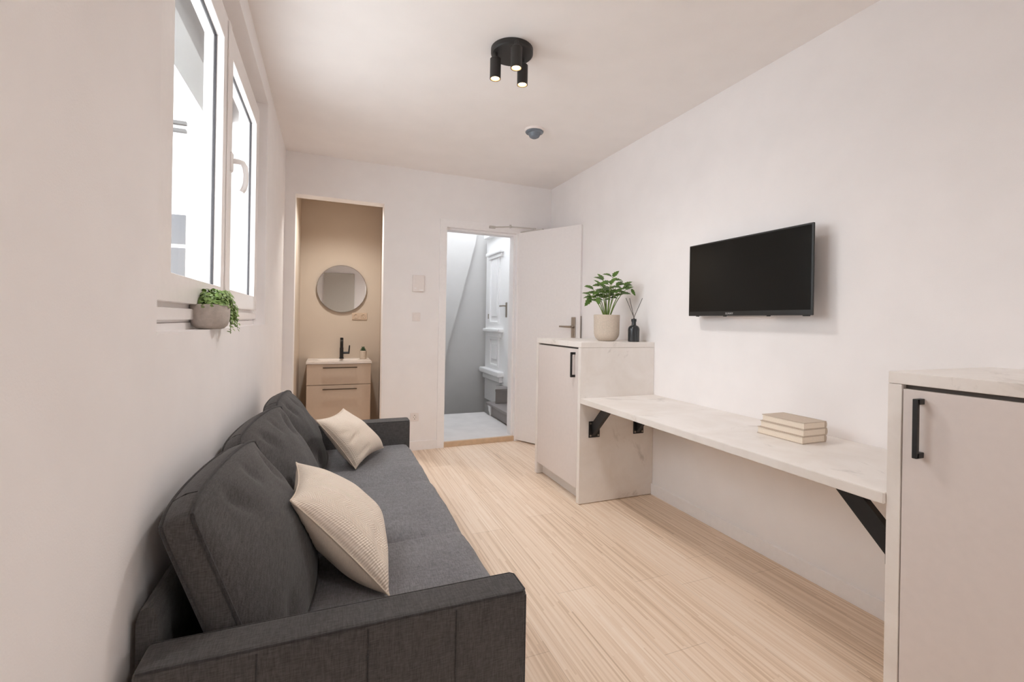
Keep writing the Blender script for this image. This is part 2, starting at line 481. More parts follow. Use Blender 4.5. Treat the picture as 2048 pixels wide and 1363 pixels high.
# ------------------------------------------------------------------ stairwell beyond the doorway
LZ = .045
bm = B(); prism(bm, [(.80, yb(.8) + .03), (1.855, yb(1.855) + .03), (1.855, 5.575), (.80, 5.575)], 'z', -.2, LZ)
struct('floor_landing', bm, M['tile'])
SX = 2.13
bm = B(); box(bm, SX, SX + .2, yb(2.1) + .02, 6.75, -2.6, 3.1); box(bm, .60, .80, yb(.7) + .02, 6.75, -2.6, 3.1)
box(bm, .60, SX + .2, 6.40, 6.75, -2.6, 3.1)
box(bm, .60, SX + .2, 4.3, 4.95, 3.0, 3.1); box(bm, .60, SX + .2, 6.30, 6.75, 3.0, 3.1); box(bm, .60, 1.05, 4.9, 6.4, 3.0, 3.1)  # unseen roof strips, added to narrow the skylight and dim the shaft
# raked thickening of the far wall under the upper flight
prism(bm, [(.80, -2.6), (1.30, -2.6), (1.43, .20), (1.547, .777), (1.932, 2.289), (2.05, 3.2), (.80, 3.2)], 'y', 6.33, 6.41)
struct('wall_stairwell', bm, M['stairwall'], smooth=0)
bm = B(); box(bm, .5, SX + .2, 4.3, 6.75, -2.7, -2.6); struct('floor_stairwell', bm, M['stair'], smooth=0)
st = thing('staircase', (1.9, 5.2, 0), 'grey painted winding steps beside the landing seen through the open door', 'staircase')
bm = B(); box(bm, 1.865, 2.125, 4.46, 5.33, LZ, .165); obj('riser', bm, M['stair'], st)
bm = B(); box(bm, 1.835, 2.125, 4.46, 5.46, .165, .195, .008); obj('tread', bm, M['stair'], st)
bm = B(); prism(bm, [(1.905, 5.30), (2.125, 5.30), (2.125, 5.62), (2.03, 5.62)], 'z', .195, .345); obj('riser', bm, M['stair'], st)
bm = B(); prism(bm, [(1.895, 5.28), (2.125, 5.28), (2.125, 5.62), (2.03, 5.62)], 'z', .345, .372); obj('tread', bm, M['stair'], st)
bm = B()
prism(bm, [(5.33, LZ), (5.345, LZ), (5.36, .08), (5.40, .10), (5.40, .13), (5.44, .165), (5.33, .165)], 'x', 1.85, 2.1)
o = obj('stringer', bm, M['olddoor'], st); o['label'] = 'white curved stringer end'

# old panelled white door on the right wall of the stairwell
d2 = thing('door_2', (SX, 5.7, .1), None, None); d2['kind'] = 'structure'
def relief(bm, y0, y1, z0, z1, t, bev=.008, x=None): box(bm, (SX if x is None else x) - t, SX + .005, y0, y1, z0, z1, bev)
bm = B(); relief(bm, 5.05, 6.33, .09, 2.75, .025, .004); obj('leaf', bm, M['olddoor'], d2)
bm = B()
for (y0, y1, z0, z1) in ((5.79, 6.10, 1.20, 2.10), (5.78, 6.07, .62, .955)):
    for (a, b, c, d) in ((y0, y1, z0 - .04, z0), (y0, y1, z1, z1 + .04), (y0 - .04, y0, z0 - .04, z1 + .04), (y1, y1 + .04, z0 - .04, z1 + .04)):
        relief(bm, a, b, c, d, .045, .012)
    relief(bm, y0 + .05, y1 - .05, z0 + .06, z1 - .06, .04, .012)
obj('door_panel', bm, M['olddoor'], d2)
bm = B()
relief(bm, 5.60, 6.24, 1.05, 1.10, .10, .015); relief(bm, 5.64, 6.20, .985, 1.05, .065, .012)
relief(bm, 5.72, 6.10, .95, .985, .05, .01)
relief(bm, 5.56, 6.36, .47, .545, .11, .02); relief(bm, 5.60, 6.30, .395, .47, .075, .02)
relief(bm, 5.62, 6.22, 2.10, 2.15, .08, .012); relief(bm, 5.66, 6.16, 2.05, 2.10, .055, .01)
relief(bm, 5.60, 6.28, 2.36, 2.42, .09, .015)
obj('moulding', bm, M['olddoor'], d2)
bm = B(); box(bm, SX - .034, SX - .025, 5.47, 5.515, 1.25, 1.44, .003); bar(bm, (SX - .03, 5.50, 1.395), (SX - .075, 5.50, 1.395), .016, .016); bar(bm, (SX - .075, 5.49, 1.395), (SX - .075, 5.61, 1.395), .016, .018)
obj('handle', bm, M['steel'], d2)
bm = B(); box(bm, SX - .032, SX - .025, 6.185, 6.215, 1.23, 1.30, .003); obj('keyhole_plate', bm, M['steel'], d2)

# ------------------------------------------------------------------ the open room door
dang = math.atan2(3.664 - 4.315, 2.112 - 1.762)
hx, hy = 1.762, 4.312
d1 = thing('door_1', (hx, hy, 0), None, None, rz=dang); d1['kind'] = 'structure'
DW = .742
bm = B(); box(bm, 0, DW, 0, .04, .012, 2.09, .003)              # local: x along the leaf, +y towards the wall side
obj('leaf', bm, M['doorpaint'], d1, local=True)
bm = B(); box(bm, .655, .700, -.010, 0, 1.06, 1.248, .004)
cyl(bm, (.678, -.006, 1.160), .011, .045, 20, .002, Matrix.Rotation(R(90), 4, 'X'))
tube(bm, [(.678, -.05, 1.160), (.66, -.054, 1.160), (.60, -.052, 1.161), (.555, -.050, 1.162)], [.010, .010, .0085, .008], 12)
cyl(bm, (.678, -.008, 1.09), .008, .006, 16, .001, Matrix.Rotation(R(90), 4, 'X'))
o = obj('door_handle', bm, M['steel'], d1, local=True); o['label'] = 'brushed nickel lever on a long plate'
bm = B(); box(bm, DW, DW + .002, .012, .030, 1.05, 1.26); obj('lock_plate', bm, M['steel'], d1, local=True)
bm = B(); box(bm, .03, .30, .002, .034, 2.0905, 2.102, .002)
Mi = wmat(d1).inverted()
a0 = Mi @ Vector((1.476, yb(1.476) - .03, 2.118)); a1 = Mi @ Vector((1.635, 4.20, 2.122)); a2 = Vector((.20, .018, 2.112))
tube(bm, [a0, a1], .006, 8); tube(bm, [a1, a2], .006, 8); cyl(bm, a1 - Vector((0, 0, .012)), .010, .03, 16); cyl(bm, a2 - Vector((0, 0, .012)), .012, .02, 16)
M2 = Mi @ Matrix.Translation((1.476, yb(1.476) - .018, 2.118)); box(bm, -.03, .03, -.018, .003, -.012, .012, .002, 2, 0, M2)
o = obj('door_closer', bm, M['silver'], d1, local=True); o['label'] = 'slim jointed closer arm above the leaf'

# ------------------------------------------------------------------ window in the left wall
XS = XL - .035                                # room-side face of the sashes
win = thing('window_1', (XS, 2.15, WZ0), None, None); win['kind'] = 'structure'
bm = B()
f0, f1 = XL - .13, XL - .062
box(bm, f0, f1, WY0, WY0 + .13, WZ0 + .02, WZ1, .003); box(bm, f0, f1, WY1 - .13, WY1, WZ0 + .02, WZ1, .003)
box(bm, f0, f1 - .0004, WY0 + .127, WY1 - .127, WZ1 - .075, WZ1 - .0004, .003)
box(bm, f0 + .0004, f1 - .0004, WY0 + .127, WY1 - .127, WZ0 + .0225, 1.26, .003)
box(bm, f0 + .001, XL - .047, WY0 + .0006, WY1 - .0006, WZ0 + .030, 1.222, .003)
box(bm, f0 - .02, XL - .058, WY0 + .0012, WY1 - .0012, WZ0 - .002, WZ0 + .022, .003)
obj('window_frame', bm, M['pvc'], win)
def sash(y0, y1, z0, z1, gy0, gy1, gz0, gz1):
    t = .068
    xa, xb = XS - t, XS
    bm = B()
    box(bm, xa, xb, y0, gy0, z0, z1, .004); box(bm, xa, xb, gy1, y1, z0, z1, .004)
    box(bm, xa + .0005, xb - .0005, gy0 - .006, gy1 + .006, z0 + .0004, gz0, .004); box(bm, xa + .0005, xb - .0005, gy0 - .006, gy1 + .006, gz1, z1 - .0004, .004)
    s = obj('sash', bm, M['pvc'], win)
    bm = B(); g = .010                       # black gasket round the pane
    xg0, xg1 = XS - .036, XS - .026
    e = .003
    for (a, b, c, d) in ((gy0, gy0 + e, gz0, gz1), (gy1 - e, gy1, gz0, gz1), (gy0, gy1, gz0, gz0 + e), (gy0, gy1, gz1 - e, gz1)):
        box(bm, xg0, xg1, a, b, c, d)
    obj('gasket', bm, M['gasket'], s, smooth=0)
    bm = B(); box(bm, XS - .034, XS - .029, gy0 - .002, gy1 + .002, gz0 - .002, gz1 + .002); obj('glass_pane', bm, M['glass'], s, smooth=0)
    return s
SZ0, SZ1, GZ0, GZ1 = 1.236, 2.375, 1.314, 2.268
sl = sash(1.345, 2.125, SZ0, SZ1, 1.452, 2.050, GZ0, GZ1)
sr = sash(2.130, 2.985, SZ0, SZ1, 2.222, 2.900, GZ0, GZ1)
bm = B(); box(bm, -.655, -.53, WY0 - .05, 3.17, 2.312, WZ1 + .05, .004); o = obj('shutter_box', bm, M['shutter'], win); o['label'] = 'shutter box outside above the window, greyed to look shaded'
bm = B()                                      # raised meeting strip between the sashes
box(bm, XS, XS + .006, 2.105, 2.150, SZ0 + .01, SZ1 - .01, .003)
obj('meeting_strip', bm, M['pvc'], win)
bm = B()
hy_, hz_ = 2.178, 1.83
box(bm, XS, XS + .012, hy_ - .017, hy_ + .017, hz_ - .04, hz_ + .04, .008, 3)
pts = [(XS + .008, hy_, hz_ + .005), (XS + .03, hy_, hz_ + .005), (XS + .045, hy_ + .003, hz_ + .002), (XS + .054, hy_ + .004, hz_ - .014), (XS + .058, hy_ + .004, hz_ - .045), (XS + .057, hy_ + .003, hz_ - .08), (XS + .051, hy_ + .002, hz_ - .105), (XS + .044, hy_, hz_ - .118)]
tube(bm, pts, [.011, .0105, .0105, .0105, .010, .010, .0105, .010], 14)
obj('window_handle', bm, M['pvc'], win, smooth=50)

# ------------------------------------------------------------------ courtyard outside
bm = B()
box(bm, -6.0, -.66, 5.20, 5.5, -3, 6.0)
struct('wall_courtyard', bm, M['facade'], smooth=0)
hs = thing('neighbouring_house', (-2.0, 5.1, 0), 'white neighbouring house across the courtyard beyond the left window', 'house')
bm = B(); box(bm, -6.0, -1.232, 5.10, 5.20, -3, 6.0); obj('facade', bm, M['facade'], hs, smooth=0)
bm = B(); box(bm, -1.75, -1.245, 5.06, 5.10, 2.955, 2.985); box(bm, -1.75, -1.245, 5.05, 5.10, 2.885, 2.91); obj('lintel', bm, M['facade_grey'], hs, smooth=0)
bm = B(); box(bm, -1.75, -1.243, 5.085, 5.105, 1.86, 2.13); box(bm, -1.75, -1.243, 5.085, 5.105, 1.35, 1.825); obj('window', bm, M['facade_window'], hs, smooth=0)
bm = B(); box(bm, -8, XL - .3, -6, 8, -1.2, -1.0); struct('ground_courtyard', bm, M['facade'], smooth=0)  # unseen ground, raised and pale to bounce daylight onto the ceiling
bm = B(); box(bm, XL - .3, 9, -12, YN - .2, -1.2, -1.0); struct('ground_light_block', bm, M['stair'], smooth=0)  # unseen ground, added to block sky light from below the rear window

# ------------------------------------------------------------------ marble-look cupboards
XF = 1.546
def cupboard(y0, y1, hinge_far, label, group, xf):
    """y1 is the far side; the door fills the room-side face between two side panels"""
    t = thing('cupboard', ((xf + XR) / 2, (y0 + y1) / 2, 0), label, 'cupboard', group)
    top = 1.070; pt = .036; xr = XR - .001
    bm = B(); box(bm, xf, xr, y0, y1, top - .036, top, .003); obj('top', bm, M['marble'], t)
    for (a, b) in ((y0, y0 + pt), (y1 - pt, y1)):
        bm = B(); box(bm, xf, xr, a, b, .004, top - .0365, .002); obj('side_panel', bm, M['marble'], t)
    bm = B(); box(bm, xf + .022, xr - .02, y0 + pt, y1 - pt, .115, top - .0365); obj('carcass', bm, M['blackgap'], t, smooth=0)
    bm = B(); box(bm, xf + .055, xf + .072, y0 + pt, y1 - pt, .004, .115); o = obj('plinth', bm, M['plinth'], t)
    bm = B(); box(bm, xf + .002, xf + .020, y0 + pt + .004, y1 - pt - .003, .095, top - .0365 - .012, .0015)
    d = obj('door', bm, M['matte_door'], t)
    hy = (y0 + pt + .045) if hinge_far else (y1 - pt - .050)
    bm = B(); z0, z1 = .832, 1.000; w = .0125; so = .034
    box(bm, xf + .002 - so, xf + .002 - so + .012, hy - w / 2, hy + w / 2, z0, z1, .0015)
    box(bm, xf + .002 - so + .002, xf + .004, hy - w / 2, hy + w / 2, z0, z0 + .016, .0015)
    box(bm, xf + .002 - so + .002, xf + .004, hy - w / 2, hy + w / 2, z1 - .016, z1, .0015)
    h = obj('handle', bm, M['black'], d); h['label'] = 'black square bar handle'
    return t
cupboard(2.654, 3.350, True, 'marble-look cupboard with the potted plant on top, near the open door', 'marble-look cupboards on the right wall', XF)
cupboard(.180, .876, False, 'marble-look cupboard in the near right corner, cut by the frame edge', 'marble-look cupboards on the right wall', 1.573)

# desk board and its steel braces
YD0, YD1 = .877, 2.653
bm = B()
prism(bm, [(1.562, YD0), (XR - .001, YD0), (XR - .001, YD1), (1.546, YD1)], 'z', .668, .702)
bmesh.ops.bevel(bm, geom=bm.edges[:], offset=.002, segments=2, affect='EDGES')
desk = obj('desk_board', bm, M['marble'])
tag(desk, 'long marble-look desk board fixed between the two cupboards', 'desk')
def brace(x, ys, sgn, label, up=0.0):
    """sgn=-1: plate on the far cupboard, strut climbs towards the camera; +1 the other way"""
    t = thing('desk_brace', (x, ys, .44), label, 'bracket', 'steel braces under the desk')
    p0, p1 = (ys - .006, ys) if sgn < 0 else (ys, ys + .006)
    bm = B(); box(bm, x - .042, x + .042, p0, p1, .438 + up, .546 + up, .002); pl = obj('plate', bm, M['black'], t)
    for dx in (-.03, .03):
        for z in (.452 + up, .532 + up):
            bm = B(); cyl(bm, (x + dx, p0 if sgn < 0 else p1, z), .0065, .003, 14, .001, Matrix.Rotation(R(90 if sgn < 0 else -90), 4, 'X'))
            o = obj('screw', bm, M['steel'], pl)
    L = .145
    bm = B()
    a = Vector((x, ys + sgn * .006, .497)); ztop = .662
    dz = ztop - .497
    yy0 = ys + sgn * .006
    hw = .030 * math.sqrt(2)
    # side outline of a 60 mm tube at 45 degrees, cut flush with plate and board
    zl = .449 + up; zu = zl + .060 * math.sqrt(2)
    pts = [(yy0, zl), (yy0, zu), (yy0 + sgn * (ztop - zu), ztop), (yy0 + sgn * (ztop - zl), ztop)]
    prism(bm, pts, 'x', x - .022, x + .004)
    obj('strut', bm, M['black'], t)
    bm = B(); ya = yy0 + sgn * .06; yb_ = yy0 + sgn * .215
    box(bm, x - .042, x + .042, min(ya, yb_), max(ya, yb_), .662, .6675, .001); obj('mounting_plate', bm, M['black'], t)
brace(1.655, 2.6535, -1, 'black diagonal brace under the far end of the desk, room-side')
brace(2.010, 2.6535, -1, 'black brace under the far end of the desk, close to the wall')
brace(1.625, .8765, 1, 'black diagonal brace under the near end of the desk', .043)

# ------------------------------------------------------------------ books
def book(z, th, dx, dy, w, d, label):
    x0, y0 = 1.866 + dx, 1.352 + dy
    x1, y1 = x0 + w, y0 + d
    t = thing('book', ((x0 + x1) / 2, (y0 + y1) / 2, z), label, 'book', 'books on the desk')
    c = .003
    bm = B(); box(bm, x0, x1, y0, y1, z, z + c, .0008); box(bm, x0, x1, y0, y1, z + th - c, z + th, .0008)
    lathe_pts = [(x1 - .004, z), (x1 + .002, z + th * .25), (x1 + .003, z + th * .5), (x1 + .002, z + th * .75), (x1 - .004, z + th), (x1 - .008, z + th), (x1 - .008, z)]
    prism(bm, [(p[0], p[1]) for p in lathe_pts], 'y', y0, y1)
    obj('cover', bm, M['cover'], t)
    bm = B(); box(bm, x0 + .003, x1 - .008, y0 + .003, y1 - .003, z + c, z + th - c); obj('page_block', bm, M['page'], t, smooth=0)
zb = .7025
book(zb, .0310, -.004, 0, .148, .222, 'beige cloth book at the bottom of the stack of three on the desk')
book(zb + .0313, .0290, .000, -.002, .146, .212, 'beige cloth book in the middle of the stack of three on the desk')
book(zb + .0606, .0290, .003, -.001, .140, .205, 'beige cloth book on top of the stack of three on the desk')

# ------------------------------------------------------------------ television
tv = thing('television', (2.1, 1.835, 1.25), 'black flat television mounted on the right wall above the desk', 'television')
TY0, TY1, TZ0, TZ1, TXF = 1.449, 2.226, 1.251, 1.676, 2.045
bm = B(); box(bm, TXF, TXF + .012, TY0, TY1, TZ0, TZ1, .003); box(bm, TXF + .01, TXF + .028, TY0 + .03, TY1 - .03, TZ0 + .004, TZ1 - .03, .006); box(bm, TXF + .02, TXF + .056, TY0 + .10, TY1 - .10, TZ0 + .012, TZ1 - .12, .01); body = obj('housing', bm, M['tvbody'], tv)
bm = B(); box(bm, TXF - .0015, TXF + .003, TY0 + .008, TY1 - .008, TZ0 + .026, TZ1 - .008, .0008); obj('screen', bm, M['screen'], tv)
for yy in (1.475, 1.49, 1.68, 1.955, 2.16):
    bm = B(); box(bm, TXF + .003, TXF + .014, yy - .008, yy + .008, TZ0 - .004, TZ0 + .002, .001)
    obj('stud', bm, M['tvbody'], tv)
cu = bpy.data.curves.new('brand_text', 'FONT'); cu.body = 'SUNNY'; cu.size = .0155; cu.align_x = 'CENTER'; cu.extrude = .0003; cu.space_character = 1.05
tmp = bpy.data.objects.new('tmp_text', cu); COL.objects.link(tmp)
dg = bpy.context.evaluated_depsgraph_get()
me = bpy.data.meshes.new_from_object(tmp.evaluated_get(dg)); bpy.data.objects.remove(tmp)
bm = B(); bm.from_mesh(me)
Mt = Matrix(((0, 0, -1, TXF - .0004), (-1, 0, 0, 1.918), (0, 1, 0, TZ0 + .0075), (0, 0, 0, 1)))
bm.transform(Mt); o = obj('brand_lettering', bm, M['logo'], tv, smooth=0); o['label'] = 'small silver lettering on the lower bezel'
bm = B(); box(bm, TXF + .05, XR, 1.69, 2.0, 1.36, 1.56, .003); box(bm, TXF + .05, XR - .001, 1.70, 1.98, 1.243, 1.37, .004); o = obj('wall_mount', bm, M['plastic'], tv); o['label'] = 'white wall mount peeking out under the screen'

# ------------------------------------------------------------------ ceiling lamp and sensor
LC = (.845, 2.19)
def spotlight(LC, label, energy):
    lamp = thing('ceiling_spotlight', (LC[0], LC[1], H), label, 'ceiling lamp')
    bm = B(); lathe(bm, [(0, H - .028), (.100, H - .028), (.107, H - .022), (.107, H), (0, H)], (LC[0], LC[1], 0), 64); obj('canopy', bm, M['lampblack'], lamp)
    for (dx, dy) in ((-.083, .013), (-.023, -.120), (.065, .013)):
        x, y = LC[0] + dx, LC[1] + dy
        bm = B(); r = .0275; zt, zbm = 2.522, 2.420
        lathe(bm, [(0, zt), (r - .003, zt), (r, zt - .003), (r, zbm), (r - .003, zbm), (r - .003, zbm + .012), (0, zbm + .012)], (x, y, 0), 40)
        tb = obj('spot_tube', bm, M['lampblack'], lamp)
        bm = B(); cyl(bm, (x, y, zt - .002), .010, H - .026 - zt + .002, 20); box(bm, x - .006, x + .006, y - .012, y + .012, zt - .001, zt + .018, .002); obj('joint', bm, M['lampblack'], tb)
        bm = B(); lathe(bm, [(0, zbm + .002), (r - .009, zbm + .003), (r - .0065, zbm + .006), (r - .0065, zbm + .011), (0, zbm + .011)], (x, y, 0), 40); ln = obj('lens', bm, M['lens'], tb); ln['label'] = 'glowing warm white lens'
        bm = B(); lathe(bm, [(r - .0065, zbm + .001), (r - .0035, zbm + .0005), (r - .0032, zbm + .011), (r - .0065, zbm + .011), (r - .0065, zbm + .001)], (x, y, 0), 40); rg = obj('lens_halo', bm, M['lenshalo'], tb)
        ld = bpy.data.lights.new('spot_beam', 'SPOT'); ld.energy = energy; ld.color = (1, .97, .94); ld.spot_size = R(165); ld.spot_blend = .9; ld.shadow_soft_size = .045
        lo = bpy.data.objects.new('spot_beam', ld); COL.objects.link(lo); lo.location = (x, y, zbm - .004)
spotlight((.845, 2.19), 'black round ceiling lamp with three lit spot tubes', 18)
spotlight((.90, -.42), 'added unseen three-spot fill lamp behind the camera', 13)  # added lamp, out of view, fills the near end of the room

sn = thing('ceiling_sensor', (1.352, 3.03, H), 'small round ceiling sensor with grey domed lens', 'sensor')
bm = B(); lathe(bm, [(0, H - .016), (.066, H - .016), (.070, H - .012), (.070, H), (0, H)], (1.352, 3.03, 0), 48); obj('base_ring', bm, M['plastic'], sn)
bm = B(); lathe(bm, [(0, H - .062), (.022, H - .061), (.034, H - .054), (.042, H - .040), (.046, H - .031), (.062, H - .024), (.065, H - .019), (.062, H - .016), (0, H - .016)], (1.352, 3.03, 0), 48); obj('dome', bm, M['sensor'], sn, smooth=25)

# ------------------------------------------------------------------ wall fittings
def yplate(bm, x0, x1, z0, z1, t, bev=.003, off=0.0):
    y = yb((x0 + x1) / 2); box(bm, x0, x1, y - off - t, y - off, z0, z1, bev)
th = thing('thermostat', (.760, yb(.76), 1.458), 'white wall thermostat box above the light switch', 'thermostat')
bm = B(); yplate(bm, .708, .814, 1.458, 1.610, .030, .006); obj('casing', bm, M['plastic'], th)
for q in ((.770, .800, 1.468, 1.476), (.725, .740, 1.482, 1.494)):
    bm = B(); yplate(bm, *q, .002, .0005, .030); obj('button', bm, M['skirt'], th)
sw = thing('light_switch', (.748, yb(.748), 1.188), 'square white light switch left of the doorway', 'switch')
bm = B(); yplate(bm, .710, .786, 1.189, 1.266, .009, .003); obj('surround', bm, M['plastic'], sw)
bm = B(); yplate(bm, .725, .771, 1.204, 1.251, .006, .002, .009); obj('rocker', bm, M['plastic'], sw)
def socket_face(x, z, y, mat, par, r=.021):
    Mx = Matrix.Rotation(R(90), 4, 'X')
    bm = B(); lathe(bm, [(r + .004, 0), (r + .004, .004), (r, .004), (r - .001, -.0), (r - .002, -.004), (0, -.004)], (x, y, z), 32, Mx); s = obj('socket_insert', bm, mat, par)
    bm = B()
    for dx in (-.0095, .0095): cyl(bm, (x + dx, y + .003, z), .0032, .004, 12, 0, Mx)
    box(bm, x - .004, x + .004, y - .002, y + .004, z + r - .008, z + r - .001); box(bm, x - .004, x + .004, y - .002, y + .004, z - r + .001, z - r + .008)
    obj('contact_hole', bm, M['slot'], s)
so = thing('power_socket', (.748, yb(.748), .268), 'white power socket low on the wall behind the sofa arm', 'socket')
bm = B(); yplate(bm, .710, .787, .268, .345, .010, .003); obj('surround', bm, M['plastic'], so)
socket_face(.748, .3065, yb(.748) - .010, M['plastic'], so)

nd = thing('niche_fill_light', (.12, 4.62, 2.45), 'added unseen fill light in the niche ceiling above the vanity', 'ceiling lamp')  # added lamp, hidden above the opening, brightens the niche
bm = B(); lathe(bm, [(0, 2.436), (.060, 2.436), (.066, 2.440), (.068, 2.45), (0, 2.45)], (.12, 4.62, 0), 40); obj('trim_ring', bm, M['plastic'], nd)
bm = B(); lathe(bm, [(0, 2.434), (.050, 2.434), (.050, 2.437), (0, 2.437)], (.12, 4.62, 0), 40); obj('lens', bm, M['lens'], nd)
ld = bpy.data.lights.new('niche_fill_beam', 'SPOT'); ld.shadow_soft_size = .05; ld.spot_size = R(140); ld.spot_blend = 1; ld.energy = 98; ld.color = (1, .97, .92)
lo = bpy.data.objects.new('niche_fill_beam', ld); COL.objects.link(lo); lo.location = (.12, 4.62, 2.43)

# ------------------------------------------------------------------ niche: vanity, mirror, tap, plant
VX0, VX1, VY0, VY1, VZ = -.192, .410, 4.905, NY - .001, .770
va = thing('vanity_unit', ((VX0 + VX1) / 2, 5.1, 0), 'beige vanity unit with two drawers under the round mirror', 'vanity')
bm = B(); box(bm, VX0, VX1, VY0 + .02, VY1, .10, VZ - .020, .002); obj('cabinet_body', bm, M['vanity'], va)
for (z0, z1, hz) in ((.544, .746, .713), (.105, .538, .500)):
    bm = B(); box(bm, VX0 + .001, VX1 - .001, VY0, VY0 + .0195, z0, z1, .0015); dr = obj('drawer', bm, M['vanity'], va)
    bm = B(); xa, xb = (-.045, .275)
    box(bm, xa, xb, VY0 - .026, VY0 - .016, hz - .005, hz + .005, .001)
    for xx in (xa + .02, xb - .02): box(bm, xx - .004, xx + .004, VY0 - .018, VY0 + .001, hz - .004, hz + .004)
    obj('handle', bm, M['bronze'], dr)
# basin top with a sunk bowl
bm = B()
nx, ny = 40, 28
tx0, tx1, ty0, ty1 = VX0 - .006, VX1 + .006, VY0 - .006, VY1
def bowl(x, y):
    cx, cy = (tx0 + tx1) / 2, ty0 + .215
    d = max(abs(x - cx) / .235, abs(y - cy) / .15)
    s = min(1, max(0, (1.0 - d) / .28)); s = s * s * (3 - 2 * s)
    return -.012 * s
g = [[bm.verts.new((tx0 + (tx1 - tx0) * i / nx, ty0 + (ty1 - ty0) * j / ny, VZ + bowl(tx0 + (tx1 - tx0) * i / nx, ty0 + (ty1 - ty0) * j / ny))) for j in range(ny + 1)] for i in range(nx + 1)]
for i in range(nx):
    for j in range(ny): bm.faces.new((g[i][j], g[i + 1][j], g[i + 1][j + 1], g[i][j + 1]))
ring = [g[i][0] for i in range(nx + 1)] + [g[nx][j] for j in range(1, ny + 1)] + [g[i][ny] for i in range(nx - 1, -1, -1)] + [g[0][j] for j in range(ny - 1, 0, -1)]
low = [bm.verts.new((v.co.x, v.co.y, VZ - .020)) for v in ring]
n = len(ring)
for k in range(n): bm.faces.new((ring[k], ring[(k + 1) % n], low[(k + 1) % n], low[k]))
bm.faces.new(low)
bt = obj('basin_top', bm, M['ceramic'], va)
bm = B(); cyl(bm, ((tx0 + tx1) / 2 + .02, 5.20, VZ - .0135), .017, .006, 24, .002); o = obj('drain', bm, M['slot'], bt)

tp = thing('basin_tap', (.135, 5.285, VZ), 'tall black tap on the basin', 'tap')
tx, ty = .135, 5.285
bm = B(); cyl(bm, (tx, ty, VZ), .024, .012, 32, .003); cyl(bm, (tx, ty, VZ + .01), .019, .11, 32, .003); cyl(bm, (tx, ty, VZ + .11), .0165, .115, 32, .004); obj('body', bm, M['black'], tp)
bm = B(); bar(bm, (tx, ty - .01, VZ + .195), (tx, ty - .14, VZ + .185), .026, .020, bev=.004); obj('spout', bm, M['black'], tp)
bm = B(); tube(bm, [(tx + .01, ty, VZ + .062), (tx + .075, ty, VZ + .062)], .0125, 16); tube(bm, [(tx + .073, ty, VZ + .052), (tx + .075, ty, VZ + .075), (tx + .080, ty, VZ + .142)], [.009, .008, .0065], 12); obj('lever', bm, M['black'], tp)

mr = thing('round_mirror', (.128, NY, 1.27), 'round mirror above the vanity in the beige niche', 'mirror')
Mx = Matrix.Rotation(R(90), 4, 'X')
mc = (.131, NY - .001, 1.522)
bm = B(); lathe(bm, [(0, 0), (.256, 0), (.256, .022), (.250, .022), (.250, .016), (0, .016)], mc, 96, Mx); obj('rim', bm, M['steel'], mr)
bm = B(); lathe(bm, [(0, .0165), (.2498, .0165), (.2498, .0175), (0, .0175)], mc, 96, Mx); obj('mirror_glass', bm, M['mirror'], mr)

ds = thing('double_socket', (.315, NY, 1.19), 'beige double socket below the right of the round mirror', 'socket')
bm = B(); box(bm, .238, .396, NY - .010, NY - .0005, 1.190, 1.266, .003); obj('surround', bm, M['plastic_taupe'], ds)
for x in (.278, .356): socket_face(x, 1.228, NY - .010, M['plastic_taupe'], ds)

sp = thing('potted_succulent', (.352, 5.23, VZ), 'small succulent in a beige pot on the basin edge', 'plant')
bm = B(); lathe(bm, [(0, VZ), (.031, VZ), (.036, VZ + .005), (.037, VZ + .085), (.034, VZ + .088), (.032, VZ + .080), (.0, VZ + .078)], (.352, 5.23, 0), 32); pt_ = obj('pot', bm, M['potbeige'], sp)
bm = B(); cyl(bm, (.352, 5.23, VZ + .076), .031, .004, 24); obj('soil', bm, M['soil'], sp)
bm = B()
for ring_, (nl, tilt, ln_) in enumerate(((6, 62, .036), (6, 38, .040), (4, 14, .055))):
    for k in range(nl):
        a = 2 * math.pi * (k + .5 * (ring_ % 2)) / nl
        d = Vector((math.cos(a) * math.sin(R(tilt)), math.sin(a) * math.sin(R(tilt)), math.cos(R(tilt))))
        b0 = Vector((.352, 5.23, VZ + .080)); tube(bm, [b0, b0 + d * ln_ * .5, b0 + d * ln_], [.006, .0085, .0015], 8)
obj('foliage', bm, M['succulent'], sp)

# ------------------------------------------------------------------ plant on the cupboard
def leaf_mesh(bm, base, direction, up, length, width, tooth=True, fold=.25, mi=0, droop=.2):
    d = Vector(direction).normalized(); u = Vector(up); s = d.cross(u)
    s = s.normalized() if s.length > 1e-5 else d.orthogonal().normalized(); nrm = s.cross(d).normalized()
    N = 9; mid, le, ri = [], [], []
    for i in range(N + 1):
        t = i / N
        w = width * .5 * (math.sin(math.pi * min(1, t ** .75)) ** .8) * (1.0 - .25 * t)
        if tooth and 0 < i < N: w *= (1.16 if i % 2 else .80)
        c = base + d * (length * t) - nrm * (droop * length * t * t)
        mid.append(bm.verts.new(c))
        if 0 < i < N:
            le.append(bm.verts.new(c + s * w + nrm * (w * fold))); ri.append(bm.verts.new(c - s * w + nrm * (w * fold)))
        else: le.append(mid[-1]); ri.append(mid[-1])
    def face(*vs):
        vs2 = []
        for v in vs:
            if v not in vs2: vs2.append(v)
        if len(vs2) >= 3: bm.faces.new(vs2).material_index = mi
    for i in range(N):
        face(mid[i], mid[i + 1], le[i + 1], le[i]); face(mid[i], ri[i], ri[i + 1], mid[i + 1])

